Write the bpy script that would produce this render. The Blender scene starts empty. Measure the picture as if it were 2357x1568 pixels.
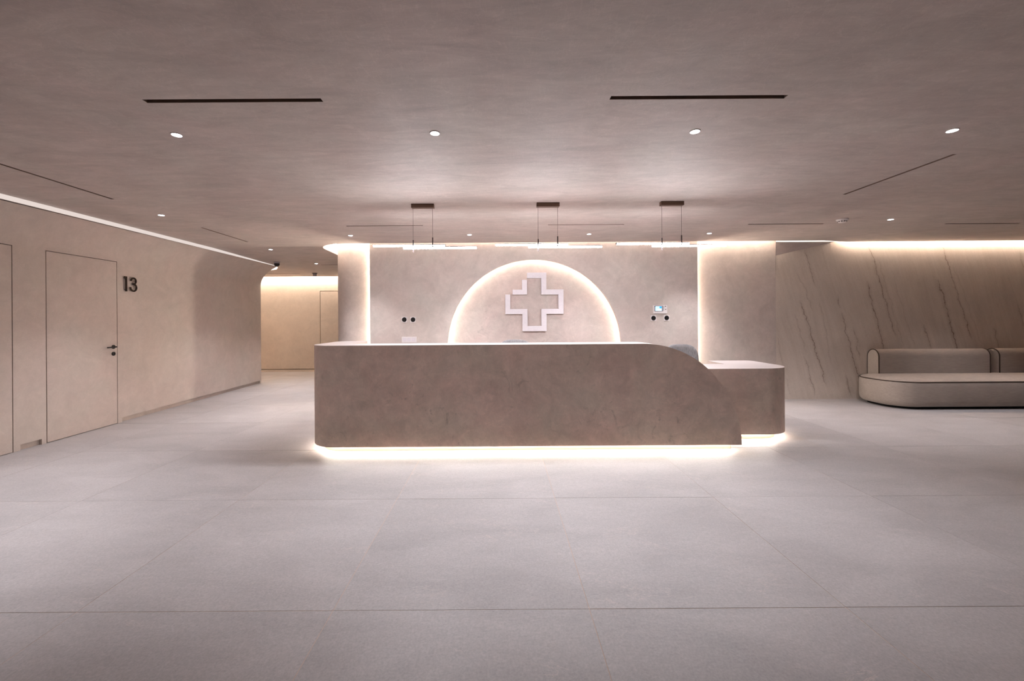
import bpy, math, random
from mathutils import Vector
from mathutils.geometry import tessellate_polygon

random.seed(7)
PI = math.pi
SC = bpy.context.scene
COL = SC.collection

# ------------------------------------------------------------------ camera
cam = bpy.data.cameras.new('camera')
cam.sensor_width = 36.0
cam.sensor_fit = 'HORIZONTAL'
cam.lens = 960.0 / 2357.0 * 36.0
cam.shift_x = 28.5 / 2357.0
cam.shift_y = -47.0 / 2357.0
cam.clip_start = 0.02
co = bpy.data.objects.new('camera', cam)
COL.objects.link(co)
co.location = (0, 0, 1.35)
co.rotation_mode = 'XYZ'
co.rotation_euler = (PI / 2, 0.0065, 0)
SC.camera = co

# ------------------------------------------------------------------ world, exposure
w = bpy.data.worlds.new('world')
w.use_nodes = True
w.node_tree.nodes['Background'].inputs[0].default_value = (0.9, 0.8, 0.75, 1)
w.node_tree.nodes['Background'].inputs[1].default_value = 0.02
SC.world = w
SC.view_settings.view_transform = 'Standard'
SC.view_settings.look = 'None'
SC.view_settings.gamma = 1.0
SC.view_settings.use_curve_mapping = False
SC.view_settings.exposure = 1.02
SC.cycles.max_bounces = 10
SC.cycles.diffuse_bounces = 7

# light levels
SPOT_W = 76.0
DISC_E = 14.0
TUBE_E = 90.0
COVE_E = 34.0
SLOT_E = 54.0
ARCH_E = 11.5
PLINTH_E = 55.0
LENS_E = 0.40
CORR_E = 150.0
COOL = (0.98, 0.95, 1.0)
TUBE_C = (0.97, 0.95, 1.0)
WARM = (1.0, 0.87, 0.74)
WARM2 = (1.0, 0.89, 0.76)

H = 2.605        # ceiling height


# ------------------------------------------------------------------ materials
def new_mat(name):
    m = bpy.data.materials.new(name)
    m.use_nodes = True
    nt = m.node_tree
    b = nt.nodes['Principled BSDF']
    return m, nt, b


def N(nt, kind, **kw):
    n = nt.nodes.new(kind)
    for k, v in kw.items():
        setattr(n, k, v)
    return n


def L(nt, a, b):
    nt.links.new(a, b)


def srgb(r, g, b):
    def f(c):
        c /= 255.0
        return c / 12.92 if c <= 0.04045 else ((c + 0.055) / 1.055) ** 2.4
    return (f(r), f(g), f(b), 1.0)


def noise(nt, vec, scale, detail=4, rough=0.55, dist=0.0):
    n = N(nt, 'ShaderNodeTexNoise')
    n.inputs['Scale'].default_value = scale
    n.inputs['Detail'].default_value = detail
    n.inputs['Roughness'].default_value = rough
    n.inputs['Distortion'].default_value = dist
    L(nt, vec, n.inputs['Vector'])
    return n.outputs['Fac']


def mapping(nt, vec, scale=(1, 1, 1), rot=(0, 0, 0)):
    n = N(nt, 'ShaderNodeMapping')
    n.inputs['Scale'].default_value = scale
    n.inputs['Rotation'].default_value = rot
    L(nt, vec, n.inputs['Vector'])
    return n.outputs['Vector']


def ramp(nt, fac, stops):
    n = N(nt, 'ShaderNodeValToRGB')
    e = n.color_ramp.elements
    e[0].position, e[0].color = stops[0]
    e[1].position, e[1].color = stops[1]
    for p, c in stops[2:]:
        x = e.new(p)
        x.color = c
    L(nt, fac, n.inputs['Fac'])
    return n.outputs['Color']


def mixc(nt, fac, a, b, mode='MIX'):
    n = N(nt, 'ShaderNodeMix', data_type='RGBA', blend_type=mode)
    if isinstance(fac, float):
        n.inputs['Factor'].default_value = fac
    else:
        L(nt, fac, n.inputs['Factor'])
    for s, v in ((6, a), (7, b)):
        if isinstance(v, tuple):
            n.inputs[s].default_value = v
        else:
            L(nt, v, n.inputs[s])
    return n.outputs[2]


def math_n(nt, op, a, b=None, c=None, clamp=False):
    n = N(nt, 'ShaderNodeMath', operation=op)
    n.use_clamp = clamp
    for i, v in enumerate((a, b, c)):
        if v is None:
            continue
        if isinstance(v, (int, float)):
            n.inputs[i].default_value = v
        else:
            L(nt, v, n.inputs[i])
    return n.outputs[0]


def bump(nt, bsdf, h, strength=0.1, dist=0.01):
    n = N(nt, 'ShaderNodeBump')
    n.inputs['Strength'].default_value = strength
    n.inputs['Distance'].default_value = dist
    L(nt, h, n.inputs['Height'])
    L(nt, n.outputs['Normal'], bsdf.inputs['Normal'])


def position(nt):
    return N(nt, 'ShaderNodeNewGeometry').outputs['Position']


def grey(v):
    return (v, v, v, 1)


def plaster(name, base, amount=0.10, streak=(1, 1, 1), rough=0.62, spots=0.0, pink=0.0):
    m, nt, b = new_mat(name)
    p = position(nt)
    big = noise(nt, p, 0.9, 6, 0.6, 0.8)
    pm = mapping(nt, p, streak, (0.15, 0.2, 0.35))
    mid = noise(nt, pm, 3.2, 7, 0.65, 1.4)
    fine = noise(nt, pm, 11.0, 6, 0.7, 0.6)
    c1 = ramp(nt, big, [(0.30, grey(1 - amount)), (0.70, grey(1 + amount * 0.8))])
    c2 = ramp(nt, mid, [(0.30, grey(1 - amount)), (0.68, grey(1 + amount * 0.8))])
    c3 = ramp(nt, fine, [(0.35, grey(1 - amount * 0.45)), (0.65, grey(1 + amount * 0.4))])
    c = mixc(nt, 1.0, base, c1, 'MULTIPLY')
    c = mixc(nt, 1.0, c, c2, 'MULTIPLY')
    c = mixc(nt, 1.0, c, c3, 'MULTIPLY')
    if pink:
        hue = noise(nt, p, 1.7, 4, 0.6, 0.5)
        tint = ramp(nt, hue, [(0.35, (1 + pink, 1 - pink * 0.3, 1 - pink * 0.4, 1)), (0.65, (1 - pink, 1 + pink * 0.4, 1 - pink * 0.2, 1))])
        c = mixc(nt, 1.0, c, tint, 'MULTIPLY')
    tm1 = noise(nt, mapping(nt, p, (0.5, 1.6, 0.8), (0.4, 0.3, 0.6)), 4.5, 5, 0.6, 2.6)
    tm2 = noise(nt, mapping(nt, p, (1.6, 0.5, 0.9), (0.3, 0.5, -0.5)), 7.0, 5, 0.6, 2.2)
    for tmx in (tm1, tm2):
        lines = ramp(nt, tmx, [(0.0, grey(1.0)), (1.0, grey(1.0)), (0.47, grey(1.0)), (0.50, grey(1.0 + amount * 0.75)), (0.515, grey(1.0 - amount * 0.3)), (0.54, grey(1.0))])
        c = mixc(nt, 1.0, c, lines, 'MULTIPLY')
    if spots:
        sp = noise(nt, p, 5.5, 8, 0.72, 2.2)
        gate = noise(nt, p, 1.6, 3, 0.5, 0)
        s1 = ramp(nt, sp, [(0.56, grey(0)), (0.68, grey(1))])
        s2 = ramp(nt, gate, [(0.45, grey(0)), (0.62, grey(1))])
        s = mixc(nt, 1.0, s1, s2, 'MULTIPLY')
        dark = mixc(nt, 1.0, c, grey(1 - spots), 'MULTIPLY')
        c = mixc(nt, s, c, dark)
    L(nt, c, b.inputs['Base Color'])
    b.inputs['Roughness'].default_value = rough
    b.inputs['Specular IOR Level'].default_value = 0.25
    bump(nt, b, fine, 0.06, 0.004)
    return m


def plain(name, col, rough=0.5, metal=0.0, spec=0.4, grain=0.03):
    m, nt, b = new_mat(name)
    tc = N(nt, 'ShaderNodeTexCoord').outputs['Object']
    n = noise(nt, tc, 40.0, 3)
    c = ramp(nt, n, [(0.3, grey(1 - grain)), (0.7, grey(1 + grain))])
    L(nt, mixc(nt, 1.0, col, c, 'MULTIPLY'), b.inputs['Base Color'])
    b.inputs['Roughness'].default_value = rough
    b.inputs['Metallic'].default_value = metal
    b.inputs['Specular IOR Level'].default_value = spec
    return m


def emit(name, col, strength):
    m = bpy.data.materials.new(name)
    m.use_nodes = True
    nt = m.node_tree
    nt.nodes.clear()
    e = nt.nodes.new('ShaderNodeEmission')
    o = nt.nodes.new('ShaderNodeOutputMaterial')
    e.inputs[0].default_value = (*col, 1)
    e.inputs[1].default_value = strength
    nt.links.new(e.outputs[0], o.inputs[0])
    return m


def fabric(name, base, dirn=(1, 1, 1), amt=0.18):
    m, nt, b = new_mat(name)
    p = position(nt)
    a = noise(nt, mapping(nt, p, dirn), 90.0, 4, 0.6)
    wv = noise(nt, p, 420.0, 2)
    big = noise(nt, p, 3.0, 3)
    c = mixc(nt, 1.0, base, ramp(nt, a, [(0.3, grey(1 - amt)), (0.7, grey(1 + amt))]), 'MULTIPLY')
    c = mixc(nt, 1.0, c, ramp(nt, big, [(0.3, grey(0.95)), (0.7, grey(1.05))]), 'MULTIPLY')
    L(nt, c, b.inputs['Base Color'])
    b.inputs['Roughness'].default_value = 0.9
    b.inputs['Specular IOR Level'].default_value = 0.1
    b.inputs['Sheen Weight'].default_value = 0.15
    bump(nt, b, wv, 0.25, 0.002)
    return m


def tile_mat():
    m, nt, b = new_mat('floor_tile_stone')
    tc = N(nt, 'ShaderNodeTexCoord').outputs['Object']
    info = N(nt, 'ShaderNodeObjectInfo')
    add = N(nt, 'ShaderNodeVectorMath', operation='ADD')
    sc = N(nt, 'ShaderNodeVectorMath', operation='SCALE')
    comb = N(nt, 'ShaderNodeCombineXYZ')
    L(nt, info.outputs['Random'], comb.inputs[0])
    L(nt, info.outputs['Random'], comb.inputs[1])
    L(nt, comb.outputs[0], sc.inputs[0])
    sc.inputs['Scale'].default_value = 37.0
    L(nt, tc, add.inputs[0])
    L(nt, sc.outputs[0], add.inputs[1])
    v = add.outputs[0]
    base = srgb(175, 171, 171)
    cloud = noise(nt, mapping(nt, v, (1.0, 2.2, 1), (0, 0, 0.5)), 1.3, 6, 0.6, 0.8)
    speck = noise(nt, v, 95.0, 3, 0.7)
    speck2 = noise(nt, v, 34.0, 4, 0.75)
    c = mixc(nt, 1.0, base, ramp(nt, cloud, [(0.3, grey(0.89)), (0.7, grey(1.08))]), 'MULTIPLY')
    c = mixc(nt, 1.0, c, ramp(nt, speck, [(0.30, grey(0.86)), (0.70, grey(1.10))]), 'MULTIPLY')
    c = mixc(nt, 1.0, c, ramp(nt, speck2, [(0.30, grey(0.92)), (0.70, grey(1.07))]), 'MULTIPLY')
    vein = noise(nt, mapping(nt, v, (1.0, 3.0, 1), (0, 0, 0.55)), 1.6, 7, 0.62, 1.6)
    d = math_n(nt, 'ABSOLUTE', math_n(nt, 'SUBTRACT', vein, 0.5))
    vm = math_n(nt, 'SUBTRACT', 1.0, math_n(nt, 'DIVIDE', d, 0.008), clamp=True)
    gate = ramp(nt, noise(nt, v, 2.3, 3), [(0.52, grey(0)), (0.66, grey(0.50))])
    gm = N(nt, 'ShaderNodeMath', operation='MULTIPLY')
    L(nt, vm, gm.inputs[0])
    L(nt, gate, gm.inputs[1])
    c = mixc(nt, gm.outputs[0], c, srgb(214, 200, 192))
    rnd = ramp(nt, info.outputs['Random'], [(0.0, grey(0.965)), (1.0, grey(1.03))])
    c = mixc(nt, 1.0, c, rnd, 'MULTIPLY')
    L(nt, c, b.inputs['Base Color'])
    b.inputs['Roughness'].default_value = 0.5
    b.inputs['Specular IOR Level'].default_value = 0.35
    bump(nt, b, speck2, 0.05, 0.002)
    return m


def marble_mat(name, veins):
    """cream stone with the wall's own brown veins, each from (x0,z0) to (x1,z1), width, strength"""
    m, nt, b = new_mat(name)
    p = position(nt)
    sep = N(nt, 'ShaderNodeSeparateXYZ')
    L(nt, p, sep.inputs[0])
    x, z = sep.outputs[0], sep.outputs[2]
    base = srgb(206, 195, 184)
    # faint streaks that run along the vein direction
    u = math_n(nt, 'MULTIPLY_ADD', z, 0.30, x)
    cb = N(nt, 'ShaderNodeCombineXYZ')
    L(nt, u, cb.inputs[0])
    L(nt, math_n(nt, 'MULTIPLY', z, 0.10), cb.inputs[2])
    st = noise(nt, cb.outputs[0], 9.0, 6, 0.62, 0.3)
    st2 = noise(nt, cb.outputs[0], 28.0, 5, 0.65, 0.2)
    cl = noise(nt, p, 1.4, 5, 0.6, 0.5)
    sk = noise(nt, p, 55.0, 4, 0.7)
    c = mixc(nt, 1.0, base, ramp(nt, cl, [(0.3, grey(0.92)), (0.7, grey(1.06))]), 'MULTIPLY')
    c = mixc(nt, 1.0, c, ramp(nt, st, [(0.32, (0.95, 0.94, 0.93, 1)), (0.6, grey(1.03))]), 'MULTIPLY')
    c = mixc(nt, 1.0, c, ramp(nt, st2, [(0.30, (0.955, 0.945, 0.935, 1)), (0.5, grey(1.01))]), 'MULTIPLY')
    c = mixc(nt, 1.0, c, ramp(nt, sk, [(0.30, grey(0.94)), (0.70, grey(1.05))]), 'MULTIPLY')
    w1 = math_n(nt, 'MULTIPLY_ADD', noise(nt, p, 5.0, 6, 0.68), 0.16, -0.08)
    w2 = math_n(nt, 'MULTIPLY_ADD', noise(nt, p, 26.0, 4, 0.7), 0.03, -0.015)
    xw = math_n(nt, 'ADD', math_n(nt, 'ADD', x, w1), w2)
    thick = math_n(nt, 'MULTIPLY_ADD', noise(nt, p, 7.0, 4, 0.6), 2.4, -0.35)
    total = None
    for (x0, z0, x1, z1, wd, s) in veins:
        k = (x1 - x0) / (z1 - z0)
        xl = math_n(nt, 'MULTIPLY_ADD', z, k, x0 - k * z0)
        d = math_n(nt, 'ABSOLUTE', math_n(nt, 'SUBTRACT', xw, xl))
        wv = math_n(nt, 'MAXIMUM', math_n(nt, 'MULTIPLY', thick, wd), 0.0015)
        a = math_n(nt, 'SUBTRACT', 1.0, math_n(nt, 'DIVIDE', d, wv), clamp=True)
        halo = math_n(nt, 'MULTIPLY', math_n(nt, 'SUBTRACT', 1.0, math_n(nt, 'DIVIDE', d, wd * 4.5), clamp=True), 0.22)
        a = math_n(nt, 'MAXIMUM', a, halo)
        t1 = math_n(nt, 'MULTIPLY', math_n(nt, 'SUBTRACT', z0, z), 9.0, clamp=True)
        t2 = math_n(nt, 'MULTIPLY', math_n(nt, 'SUBTRACT', z, z1), 9.0, clamp=True)
        a = math_n(nt, 'MULTIPLY', math_n(nt, 'MULTIPLY', a, s), math_n(nt, 'MULTIPLY', t1, t2))
        total = a if total is None else math_n(nt, 'MAXIMUM', total, a)
    c = mixc(nt, total, c, srgb(104, 76, 52))
    L(nt, c, b.inputs['Base Color'])
    b.inputs['Roughness'].default_value = 0.42
    b.inputs['Specular IOR Level'].default_value = 0.3
    bump(nt, b, sk, 0.10, 0.006)
    return m


M = {}
M['wall'] = plaster('pinkish_plaster', srgb(197, 184, 176), 0.065, (1, 1, 1), 0.6, 0.0, 0.02)
M['ceiling'] = plaster('ceiling_plaster', srgb(187, 175, 169), 0.115, (0.55, 1.7, 1), 0.6, 0.0, 0.018)
M['feature'] = plaster('feature_plaster', srgb(198, 187, 180), 0.085, (1, 1, 1), 0.6, 0.0, 0.02)
M['niche'] = plaster('arch_plaster', srgb(194, 180, 174), 0.10, (1, 1, 1), 0.6, 0.22, 0.03)
M['corridor'] = plaster('corridor_plaster', srgb(202, 187, 172), 0.06, (1, 1, 1), 0.6)
M['desk'] = plaster('desk_plaster', srgb(220, 201, 190), 0.11, (1, 1, 1), 0.55, 0.30, 0.035)
M['top'] = plain('counter_top_pale', srgb(216, 207, 205), 0.4, 0.0, 0.4, 0.015)  # paler, greyer skin on both counter tops
M['plinth'] = plain('plinth_plaster', srgb(205, 188, 172), 0.6)
M['tile'] = tile_mat()
M['grout'] = plain('grout', srgb(205, 180, 160), 0.9)
M['dark'] = plain('dark_bronze_metal', srgb(62, 50, 42), 0.5, 0.2)
M['liner'] = plain('slot_liner', srgb(118, 98, 86), 0.8)
M['bronze'] = plain('brown_canopy_metal', srgb(112, 88, 74), 0.45, 0.3)
M['cable'] = plain('grey_cable', srgb(110, 98, 94), 0.6)
M['pin'] = plain('dark_pin', srgb(70, 58, 58), 0.4, 0.5)
M['black'] = plain('black_plastic', srgb(22, 18, 18), 0.45)
M['numeral'] = plain('dark_brown_metal', srgb(44, 30, 22), 0.4, 0.4)
M['white'] = plain('white_plastic', srgb(226, 220, 218), 0.4)
M['white2'] = plain('white_lacquer', srgb(222, 216, 220), 0.45)
M['grey'] = plain('grey_plastic', srgb(150, 145, 150), 0.4)
M['steel'] = plain('chrome_steel', srgb(150, 150, 155), 0.25, 0.9)
M['sofa'] = fabric('sofa_weave', srgb(164, 153, 144), (0.12, 0.4, 2.2), 0.14)
M['piping'] = plain('dark_brown_piping', srgb(58, 42, 32), 0.7)
M['chair'] = fabric('grey_heather_weave', srgb(128, 126, 127), (2.2, 0.6, 0.22), 0.42)
M['void'] = plain('black_void', srgb(14, 11, 10), 0.9)
M['disc'] = emit('downlight_lens', COOL, DISC_E)
M['tube'] = emit('pendant_tube', TUBE_C, TUBE_E)
M['cove'] = emit('cove_led', WARM, COVE_E)
M['slot'] = emit('slot_led', WARM, SLOT_E)
M['arch'] = emit('arch_led', WARM, ARCH_E)
M['plinth_led'] = emit('plinth_led', (1.0, 0.91, 0.82), PLINTH_E)
M['cove_r'] = emit('sofa_cove_led', WARM, 130.0)
M['lens'] = emit('cove_lens', (1.0, 0.86, 0.80), LENS_E)
M['corr'] = emit('corridor_led', WARM2, CORR_E)
M['ring'] = plain('trim_ring_paint', srgb(172, 158, 152), 0.5)
M['screen'] = emit('intercom_screen', (0.42, 0.66, 0.95), 0.95)
M['screen2'] = emit('intercom_picture', (0.03, 0.32, 0.75), 0.9)
M['screen3'] = emit('intercom_glow', (0.72, 0.98, 0.95), 1.0)


# ------------------------------------------------------------------ mesh helpers
class MB:
    def __init__(self):
        self.v, self.f = [], []

    def add(self, vs, fs):
        o = len(self.v)
        self.v += [tuple(p) for p in vs]
        self.f += [tuple(i + o for i in f) for f in fs]
        return self

    def box(self, x0, x1, y0, y1, z0, z1):
        vs = [(x, y, z) for z in (z0, z1) for y in (y0, y1) for x in (x0, x1)]
        return self.add(vs, [(0, 2, 3, 1), (4, 5, 7, 6), (0, 1, 5, 4), (2, 6, 7, 3), (0, 4, 6, 2), (1, 3, 7, 5)])

    def quad(self, a, b, c, d):
        return self.add([a, b, c, d], [(0, 1, 2, 3)])

    def prism(self, poly, z0, z1, holes=(), fz=None):
        """polygon (x,y) with holes between z0 and z1; fz(x,y) adds to both heights"""
        loops = [list(poly)] + [list(h) for h in holes]
        tri = tessellate_polygon([[Vector((x, y, 0)) for x, y in lp] for lp in loops])
        flat = [p for lp in loops for p in lp]
        g = fz or (lambda x, y: 0.0)
        n = len(flat)
        o = len(self.v)
        self.v += [(x, y, z0 + g(x, y)) for x, y in flat] + [(x, y, z1 + g(x, y)) for x, y in flat]
        for t in tri:
            self.f.append((o + t[0], o + t[1], o + t[2]))
            self.f.append((o + n + t[2], o + n + t[1], o + n + t[0]))
        k = 0
        for lp in loops:
            m = len(lp)
            for i in range(m):
                a, b = k + i, k + (i + 1) % m
                self.f.append((o + a, o + b, o + n + b, o + n + a))
            k += m
        return self

    def lathe(self, prof, c=(0, 0, 0), axis='Z', seg=32):
        vs, fs = [], []
        for r, h in prof:
            for i in range(seg):
                a = 2 * PI * i / seg
                x, y = r * math.cos(a), r * math.sin(a)
                if axis == 'Z':
                    q = (c[0] + x, c[1] + y, c[2] + h)
                elif axis == 'Y':
                    q = (c[0] + x, c[1] + h, c[2] + y)
                else:
                    q = (c[0] + h, c[1] + x, c[2] + y)
                vs.append(q)
        for j in range(len(prof) - 1):
            for i in range(seg):
                a, b = j * seg + i, j * seg + (i + 1) % seg
                fs.append((a, b, b + seg, a + seg))
        fs.append(tuple(range(seg)))
        fs.append(tuple(range((len(prof) - 1) * seg, len(prof) * seg)))
        return self.add(vs, fs)

    def tube(self, pts, r, seg=10, closed=False):
        pts = [Vector(p) for p in pts]
        n = len(pts)
        vs, fs = [], []
        prev = None
        for i, p in enumerate(pts):
            if closed:
                t = pts[(i + 1) % n] - pts[i - 1]
            else:
                t = pts[min(i + 1, n - 1)] - pts[max(i - 1, 0)]
            t.normalize()
            if prev is None:
                up = Vector((0, 0, 1)) if abs(t.z) < 0.9 else Vector((1, 0, 0))
                u = t.cross(up).normalized()
            else:
                u = (prev - t * prev.dot(t)).normalized()
            prev = u
            v = t.cross(u)
            for k in range(seg):
                a = 2 * PI * k / seg
                vs.append(p + u * (r * math.cos(a)) + v * (r * math.sin(a)))
        m = n if closed else n - 1
        for i in range(m):
            for k in range(seg):
                a, b = i * seg + k, i * seg + (k + 1) % seg
                c, d = ((i + 1) % n) * seg + (k + 1) % seg, ((i + 1) % n) * seg + k
                fs.append((a, b, c, d))
        if not closed:
            fs.append(tuple(range(seg)))
            fs.append(tuple(range((n - 1) * seg, n * seg)))
        return self.add(vs, fs)

    def rings(self, rings, cap0=True, cap1=True):
        n = len(rings[0])
        vs = [p for r in rings for p in r]
        fs = []
        for j in range(len(rings) - 1):
            for i in range(n):
                a, b = j * n + i, j * n + (i + 1) % n
                fs.append((a, b, b + n, a + n))
        if cap0:
            fs.append(tuple(range(n)))
        if cap1:
            fs.append(tuple(range((len(rings) - 1) * n, len(rings) * n)))
        return self.add(vs, fs)

    def build(self, name, mat, parent=None, smooth=False, angle=35, bevel=0.0, origin=None):
        me = bpy.data.meshes.new(name)
        off = Vector(origin) if origin is not None else Vector((0, 0, 0))
        if parent is not None and origin is None:
            off = Vector(world_loc(parent))
        vs = [tuple(Vector(p) - off) for p in self.v]
        me.from_pydata(vs, [], self.f)
        me.validate()
        import bmesh
        bm = bmesh.new()
        bm.from_mesh(me)
        bmesh.ops.recalc_face_normals(bm, faces=bm.faces)
        if smooth:
            for f in bm.faces:
                f.smooth = True
            lim = math.radians(angle)
            for e in bm.edges:
                if len(e.link_faces) == 2 and e.calc_face_angle(0.0) > lim:
                    e.smooth = False
        bm.to_mesh(me)
        bm.free()
        me.materials.append(M[mat] if isinstance(mat, str) else mat)
        o = bpy.data.objects.new(name, me)
        COL.objects.link(o)
        if parent is not None:
            o.parent = parent
            o.location = off - Vector(world_loc(parent))
        else:
            o.location = off
        if bevel:
            md = o.modifiers.new('bevel', 'BEVEL')
            md.width = bevel
            md.segments = 2
            md.limit_method = 'ANGLE'
        return o


def world_loc(o):
    p = Vector(o.location)
    while o.parent is not None:
        o = o.parent
        p = p + Vector(o.location)
    return p


def thing(name, label, cat, loc=(0, 0, 0), group=None):
    o = bpy.data.objects.new(name, None)
    o.empty_display_size = 0.1
    COL.objects.link(o)
    o.location = loc
    return tag(o, label, cat, group)


def tag(o, label, cat, group=None):
    o['label'] = label
    o['category'] = cat
    if group:
        o['group'] = group
    return o


def struct(o, label=None):
    o['kind'] = 'structure'
    if label:
        o['label'] = label
    return o


def copy_tree(src, loc, label, group=None):
    r = src.copy()
    COL.objects.link(r)
    r.location = loc
    r['label'] = label
    if group:
        r['group'] = group
    for ch in list(src.children):
        c = ch.copy()
        COL.objects.link(c)
        c.parent = r
        for g in ch.children:
            d = g.copy()
            COL.objects.link(d)
            d.parent = c
    return r


def arc(cx, cy, r, a0, a1, n):
    return [(cx + r * math.cos(a0 + (a1 - a0) * i / n), cy + r * math.sin(a0 + (a1 - a0) * i / n)) for i in range(n + 1)]


def rrect(x0, x1, y0, y1, r, n=10):
    r = max(r, 0.001)
    return (arc(x1 - r, y1 - r, r, 0, PI / 2, n) + arc(x0 + r, y1 - r, r, PI / 2, PI, n)
            + arc(x0 + r, y0 + r, r, PI, 1.5 * PI, n) + arc(x1 - r, y0 + r, r, 1.5 * PI, 2 * PI, n))


def spot(name, loc, watts, size=90, blend=1.0, col=COOL, radius=0.03):
    l = bpy.data.lights.new(name, 'SPOT')
    l.energy = watts
    l.spot_size = math.radians(size)
    l.spot_blend = blend
    l.color = col
    l.shadow_soft_size = radius
    o = bpy.data.objects.new(name, l)
    COL.objects.link(o)
    o.location = loc
    return o


# ------------------------------------------------------------------ the room: floor
slab = MB().box(-12, 12, -5, 12, -0.25, -0.0012).build('floor', 'grout')
struct(slab)
TS = 1.196
tm = MB()
hw = TS / 2 - 0.0014
tm.box(-hw, hw, -hw, hw, -0.012, 0.0)
first = None
TX0, TY0 = -0.786, 1.945          # one joint crossing
for j in range(-2, 8):
    for i in range(-5, 8):
        cx, cy = TX0 + (i + 0.5) * TS, TY0 + (j + 0.5) * 1.212
        if cy < 1.6 and (abs(cx) > 4.5):
            continue
        if abs(cx) > 1.45 * cy + 2.2:
            continue
        if cx > 5.9 and cy > 8 or cx < -8:
            continue
        dz = random.uniform(-0.0004, 0.0004)
        if first is None:
            first = tm.build('tile', 'tile', slab, origin=(0, 0, 0))
            o = first
        else:
            o = first.copy()
            COL.objects.link(o)
            o.parent = slab
        o.scale = (1, (1.212 - 0.0028) / (TS - 0.0028), 1)
        o.location = (cx, cy, dz)
# plain stone floor beyond the tiles one can tell apart

# ------------------------------------------------------------------ ceiling
def LW(y, o=0.0):                      # left wall plane: x of a point o metres out from it
    b = -5.094 - 0.032 * (y - 4.69)
    return b + (o * max(0.06, -4.86 - b) / 0.24 if o > 0 else o)


def cz(x, y):                          # the corridor ceiling falls slightly
    return -0.019 * max(0.0, y - 7.1)


SLOTS = [  # x0, x1, y0, y1
    (-2.008, -1.0, 2.348, 2.386), (0.635, 1.632, 2.344, 2.382),
    (-3.945, -3.910, 3.250, 4.245), (-3.972, -3.937, 5.540, 6.556),
    (3.497, 3.532, 3.211, 4.245),
    (-2.018, -1.006, 5.49, 5.525), (0.648, 1.658, 5.503, 5.538), (3.320, 4.328, 5.540, 5.575), (5.99, 7.00, 5.585, 5.62),
]
SLOTS_B = [(-5.95, -4.98, 10.40, 10.44), (-3.86, -2.85 - 0.2, 9.0, 9.04)]


def rect(s):
    x0, x1, y0, y1 = s
    return [(x0, y0), (x1, y0), (x1, y1), (x0, y1)]


cut = arc(-2.50, 7.28, 0.53, -PI / 2, -PI, 14)           # cut-out edge round the column, from (-2.5,6.75) to (-3.03,7.28)
yb = 7.1
cut_a = [p for p in cut if p[1] <= yb]
xa = -2.50 - math.sqrt(0.53 ** 2 - (7.28 - yb) ** 2)
poly_a = ([(12, -5), (12, 6.87), (5.72, 6.87), (5.62, 6.85), (5.25, 6.75), (-2.5, 6.75)] + cut_a[1:] + [(xa, yb), (LW(yb, 0.24), yb), (LW(-5, 0.24), -5)])
cut_b = [(xa, yb)] + [p for p in cut if p[1] > yb]
poly_b = cut_b + [(-3.03, 8.7), (-3.03, 11.0), (-12, 11.0), (-12, 9.95), (-6.2, 9.95), (-5.5, 9.86), (-5.16, 9.66), (-4.97, 9.36), (LW(9.05, 0.24), 9.05), (LW(yb, 0.24), yb)]
cm = MB()
cm.prism(poly_a, H, H + 0.055, [rect(s) for s in SLOTS])
cm.prism(poly_b, H, H + 0.055, [rect(s) for s in SLOTS_B], cz)
ceil = struct(cm.build('ceiling', 'ceiling'))
roof = MB().box(-12.3, 12.3, -5.3, 12.3, 2.86, 3.0).build('trim_1', 'ceiling', ceil)

# ------------------------------------------------------------------ left wall with flush doors
prof = [(0.0, z) for z in (0.0, 0.062, 2.165, 2.128 + 0.06)]
arcp = []
for k in range(0, 19):
    a = math.radians(58.7) * k / 18
    arcp.append((0.5 - 0.5 * math.cos(a), 2.128 + 0.5 * math.sin(a)))
D1 = (3.452, 4.345)
D2 = (4.690, 5.580)
G = 0.009
segs = [(-5.0, D1[0] - G, 0.0), (D1[0] - G, D1[1] + G, 2.167), (D1[1] + G, 4.42, 0.0), (4.42, 4.632, 0.062), (4.632, D2[0] - G, 0.0),
        (D2[0] - G, D2[1] + G, 2.167), (D2[1] + G, 5.655, 0.0), (5.655, 9.10, 0.062), (9.10, 9.15, 0.0)]
wm = MB()


def wl(y, o, z):
    return (LW(y, o), y, z)


for (y0, y1, zs) in segs:
    pr = [(0.0, zs)] + ([(0.0, 2.128)] if zs < 2.128 else [])
    if zs < 2.128:
        pr += arcp[1:]
    else:
        pr = [(0.5 - math.sqrt(0.25 - (zs - 2.128) ** 2), zs)] + [p for p in arcp if p[1] > zs + 0.004]
    steps = max(1, int((y1 - y0) / 1.0))
    for i in range(steps):
        a, b = y0 + (y1 - y0) * i / steps, y0 + (y1 - y0) * (i + 1) / steps
        for (o0, z0), (o1, z1) in zip(pr[:-1], pr[1:]):
            wm.quad(wl(a, o0, z0), wl(b, o0, z0), wl(b, o1, z1), wl(a, o1, z1))
    if zs > 0:      # head of the opening or of the skirting recess
        wm.quad(wl(y0, -0.06, zs), wl(y1, -0.06, zs), wl(y1, pr[0][0], zs), wl(y0, pr[0][0], zs))
for (s0, s1) in zip(segs[:-1], segs[1:]):
    za, zb = sorted((s0[2], s1[2]))
    y = s0[1]
    wm.quad(wl(y, -0.06, za), wl(y, 0, za), wl(y, 0, zb), wl(y, -0.06, zb))
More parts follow.
